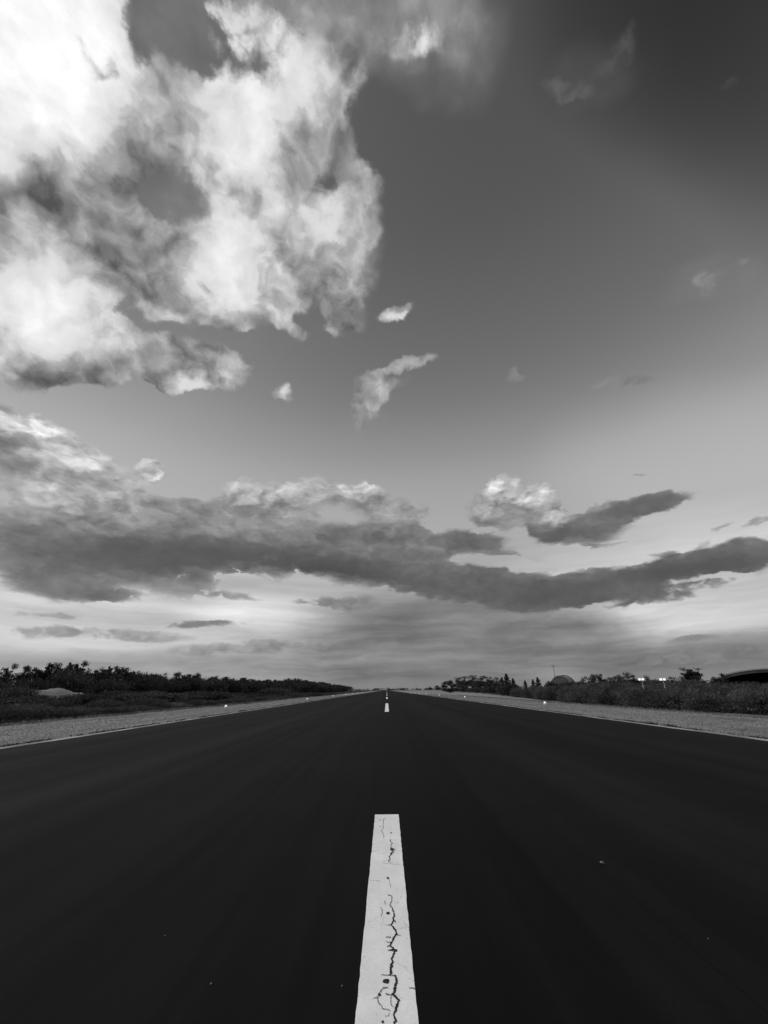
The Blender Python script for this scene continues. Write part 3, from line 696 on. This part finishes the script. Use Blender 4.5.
def arch_shelter(w, h, depth, thick, closed='dark_steel'):
    """low vaulted shelter, open at the front (towards -y)"""
    e = link('arched_hangar', None); n = 36
    def prof(hw, hh): return [(-hw * math.cos(math.pi * k / n), hh * math.sin(math.pi * k / n) ** .82) for k in range(n + 1)]
    o, i = prof(w / 2, h), prof(w / 2 - thick, h - thick); m = Mesh()
    for k in range(n):
        a, b, c, d = o[k], o[k + 1], i[k + 1], i[k]
        m.face(((a[0], 0, a[1]), (a[0], depth, a[1]), (b[0], depth, b[1]), (b[0], 0, b[1])))
        m.face(((d[0], 0, d[1]), (c[0], 0, c[1]), (c[0], depth, c[1]), (d[0], depth, d[1])))
        m.face(((a[0], 0, a[1]), (b[0], 0, b[1]), (c[0], 0, c[1]), (d[0], 0, d[1])))
        m.face(((a[0], depth, a[1]), (d[0], depth, d[1]), (c[0], depth, c[1]), (b[0], depth, b[1])))
    link('vault', m.mesh('vault', [M['concrete']]), e)
    m = Mesh(); m.face([(x, depth - .3, z) for x, z in i]); m.face([(x, depth - .25, z) for x, z in reversed(i)]); bw = link('back_wall', m.mesh('back_wall', [M[closed]]), e)
    m = Mesh(); m.box((0, depth - .36, 0), (w * .3, .08, h * .5)); link('door', m.mesh('door', [M['grey_metal']]), bw)
    m = Mesh()
    for k in range(n):
        a, b = o[k], o[k + 1]
        s = 1.025
        m.face(((a[0], -.5, a[1]), (b[0], -.5, b[1]), (b[0] * s, -.5, b[1] * s + .12), (a[0] * s, -.5, a[1] * s + .12)))
        m.face(((a[0] * s, -.5, a[1] * s + .12), (b[0] * s, -.5, b[1] * s + .12), (b[0] * s, .6, b[1] * s + .12), (a[0] * s, .6, a[1] * s + .12)))
        m.face(((a[0], -.5, a[1]), (a[0], -.004, a[1]), (b[0], -.004, b[1]), (b[0], -.5, b[1])))
    link('front_rim', m.mesh('front_rim', [M['pale_concrete']]), e)
    return e
def build_things():
    L = ['nearest', 'second nearest', 'third nearest', 'fourth nearest', 'fifth nearest', 'sixth nearest', 'seventh nearest']
    first = None
    for side, xs, ys in (('left', (-14.9, -13.5, -13.4, -13.2, -13.0, -13.0, -13.0), (40.5, 74.3, 110, 142, 168, 200, 233)), ('right', (15.15, 14.25, 13.4, 13.2, 13.0, 13.0, 13.0), (41.4, 77.8, 108, 140.6, 168, 190, 222))):
        for k in range(7):
            o = first = edge_light() if first is None else None or first
            if k or side == 'right': o = copy_tree(first)
            o.location = (xs[k], ys[k], 0.0)
            tag(o, 'white runway edge light on the %s verge, %s of its row' % (side, L[k]), 'runway light', 'runway edge lights')
    f = None
    for px, py, X, lab in ((641.5, 678, 22.9, 'white twin floodlight on a thin pole, first past the broad dark tree'), (663, 678, 23.0, 'white twin floodlight on a thin pole, nearer the arched hangar')):
        X, Y = beside(px + 2, X); f2 = floodlight() if f is None else copy_tree(f); f = f or f2
        f2.location = (X, Y, 0); s = height_for(px, py, X, Y) / 3.78; f2.scale = (s, s, s); f2.rotation_euler = (0, 0, -.72)
        tag(f2, lab, 'floodlight', 'floodlights')
    X, Y = beside(777, 78); h = height_for(766, 669.5, X, Y)
    a = arch_shelter(22.5, h, 20, .5); a.location = (X, Y, 0); a.rotation_euler = (0, 0, -math.atan2(X, Y) * .85)
    tag(a, 'low pale concrete arched hangar with dark mouth behind the right thicket', 'hangar')
    for px, py, Xs, w, lab in ((566, 675.8, 62, 7.5, 'far low rounded shelter roof showing above the thicket under the thin mast'),):
        X, Y = beside(px, Xs); a = arch_shelter(w, height_for(px, py, X, Y), w * .9, .4, 'concrete'); a.location = (X, Y, 0); a.rotation_euler = (0, 0, -math.atan2(X, Y) + math.pi - .2); tag(a, lab, 'hangar')
    # thin mast with crossbar
    X, Y = beside(557, 60); h = height_for(556.5, 664.5, X, Y); e = link('radio_mast', None, None, (X, Y, 0))
    m = Mesh(); m.tube([(0, 0, 0), (0, 0, h * .5), (0, 0, h - .3)], [.12, .09, .06], 8); link('mast_pole', m.mesh('mast_pole', [M['dark_steel']]), e)
    m = Mesh(); m.box((0, 0, h - .62), (1.5, .07, .07)); link('crossbar', m.mesh('crossbar', [M['dark_steel']]), e)
    for s in (-1, 1):
        m = Mesh(); m.tube([(s * .35, 0, h - .55), (s * .35, 0, h - .2), (s * .35, 0, h)], [.05, .045, .03], 6); link('antenna', m.mesh('antenna', [M['dark_steel']]), e)
    tag(e, 'thin dark radio mast with a crossbar rising over the far shelter', 'mast')
    # pale bank of bare earth before the left wood
    rng = random.Random(4); X0, Y0 = beside(54, -57.5); m = Mesh(); nx, ny = 40, 14; Ln, Wd = 22.0, 8.0; g = []
    ph = [rng.uniform(0, 6) for _ in range(6)]
    for j in range(ny + 1):
        r = []
        for i in range(nx + 1):
            u, v = i / nx * 2 - 1, j / ny * 2 - 1
            hgt = 2.25 * max(0, 1 - abs(u) ** 2.6) ** .7 * max(0, 1 - v * v) ** .8 * (.9 + .12 * math.sin(u * 7 + ph[0]) + .08 * math.sin(u * 17 + v * 5 + ph[1])) * (1.0 - .34 * u)
            r.append((u * Ln / 2, v * Wd / 2, hgt - .03 + (rng.uniform(-.06, .06) if abs(u) < .98 and abs(v) < .98 else 0)))
        g.append(r)
    for j in range(ny):
        for i in range(nx): m.face((g[j][i], g[j][i + 1], g[j + 1][i + 1], g[j + 1][i]))
    tag(link('earth_mound', m.mesh('earth_mound', [M['sand']], True), None, (X0, Y0, 0), .72), 'long pale bank of bare earth in front of the left wood', 'mound')
    # loose chips of stone on the asphalt
    rng = random.Random(2); c0 = None
    for px, py, s in ((602, 863, .021), (211, 983, .007), (342, 985, .006), (708, 938, .006), (165, 935, .006)):
        if c0 is None:
            bm = bmesh.new(); bmesh.ops.create_icosphere(bm, subdivisions=2, radius=1.0)
            for v in bm.verts: v.co *= rng.uniform(.8, 1.15); v.co.z *= .55
            me = bpy.data.meshes.new('stone_chip'); bm.to_mesh(me); bm.free(); me.materials.append(M['stone']); c = c0 = link('stone_chip', me)
        else: c = c0.copy(); COL.objects.link(c)
        x, y = ground_at(px, py); c.location = (x, y, .012 + s * .4); c.scale = (s, s * rng.uniform(.6, .9), s); c.rotation_euler = (0, 0, rng.uniform(0, 6))
        if s > .02: tag(c, 'largest pale stone chip, alone on the asphalt right of the cracked stripe', 'stone', 'stone chips on the asphalt')
        else: tag(c, 'tiny pale stone chip lying on the dark asphalt', 'stone', 'stone chips on the asphalt')
def build_sun():
    d = bpy.data.lights.new('sun', 'SUN'); d.energy = 2.0; d.angle = math.radians(.6); d.color = (1, 1, 1)
    o = link('sun', d, None, (-30, 20, 60)); o.rotation_euler = SUN_DIR.to_track_quat('Z', 'Y').to_euler()
build_sky(); build_camera(); build_materials(); build_ground(); build_grass(); build_plants(); build_things(); build_sun()
scene.cycles.max_bounces = 3; scene.cycles.diffuse_bounces = 2; scene.cycles.glossy_bounces = 2; scene.cycles.transparent_max_bounces = 4
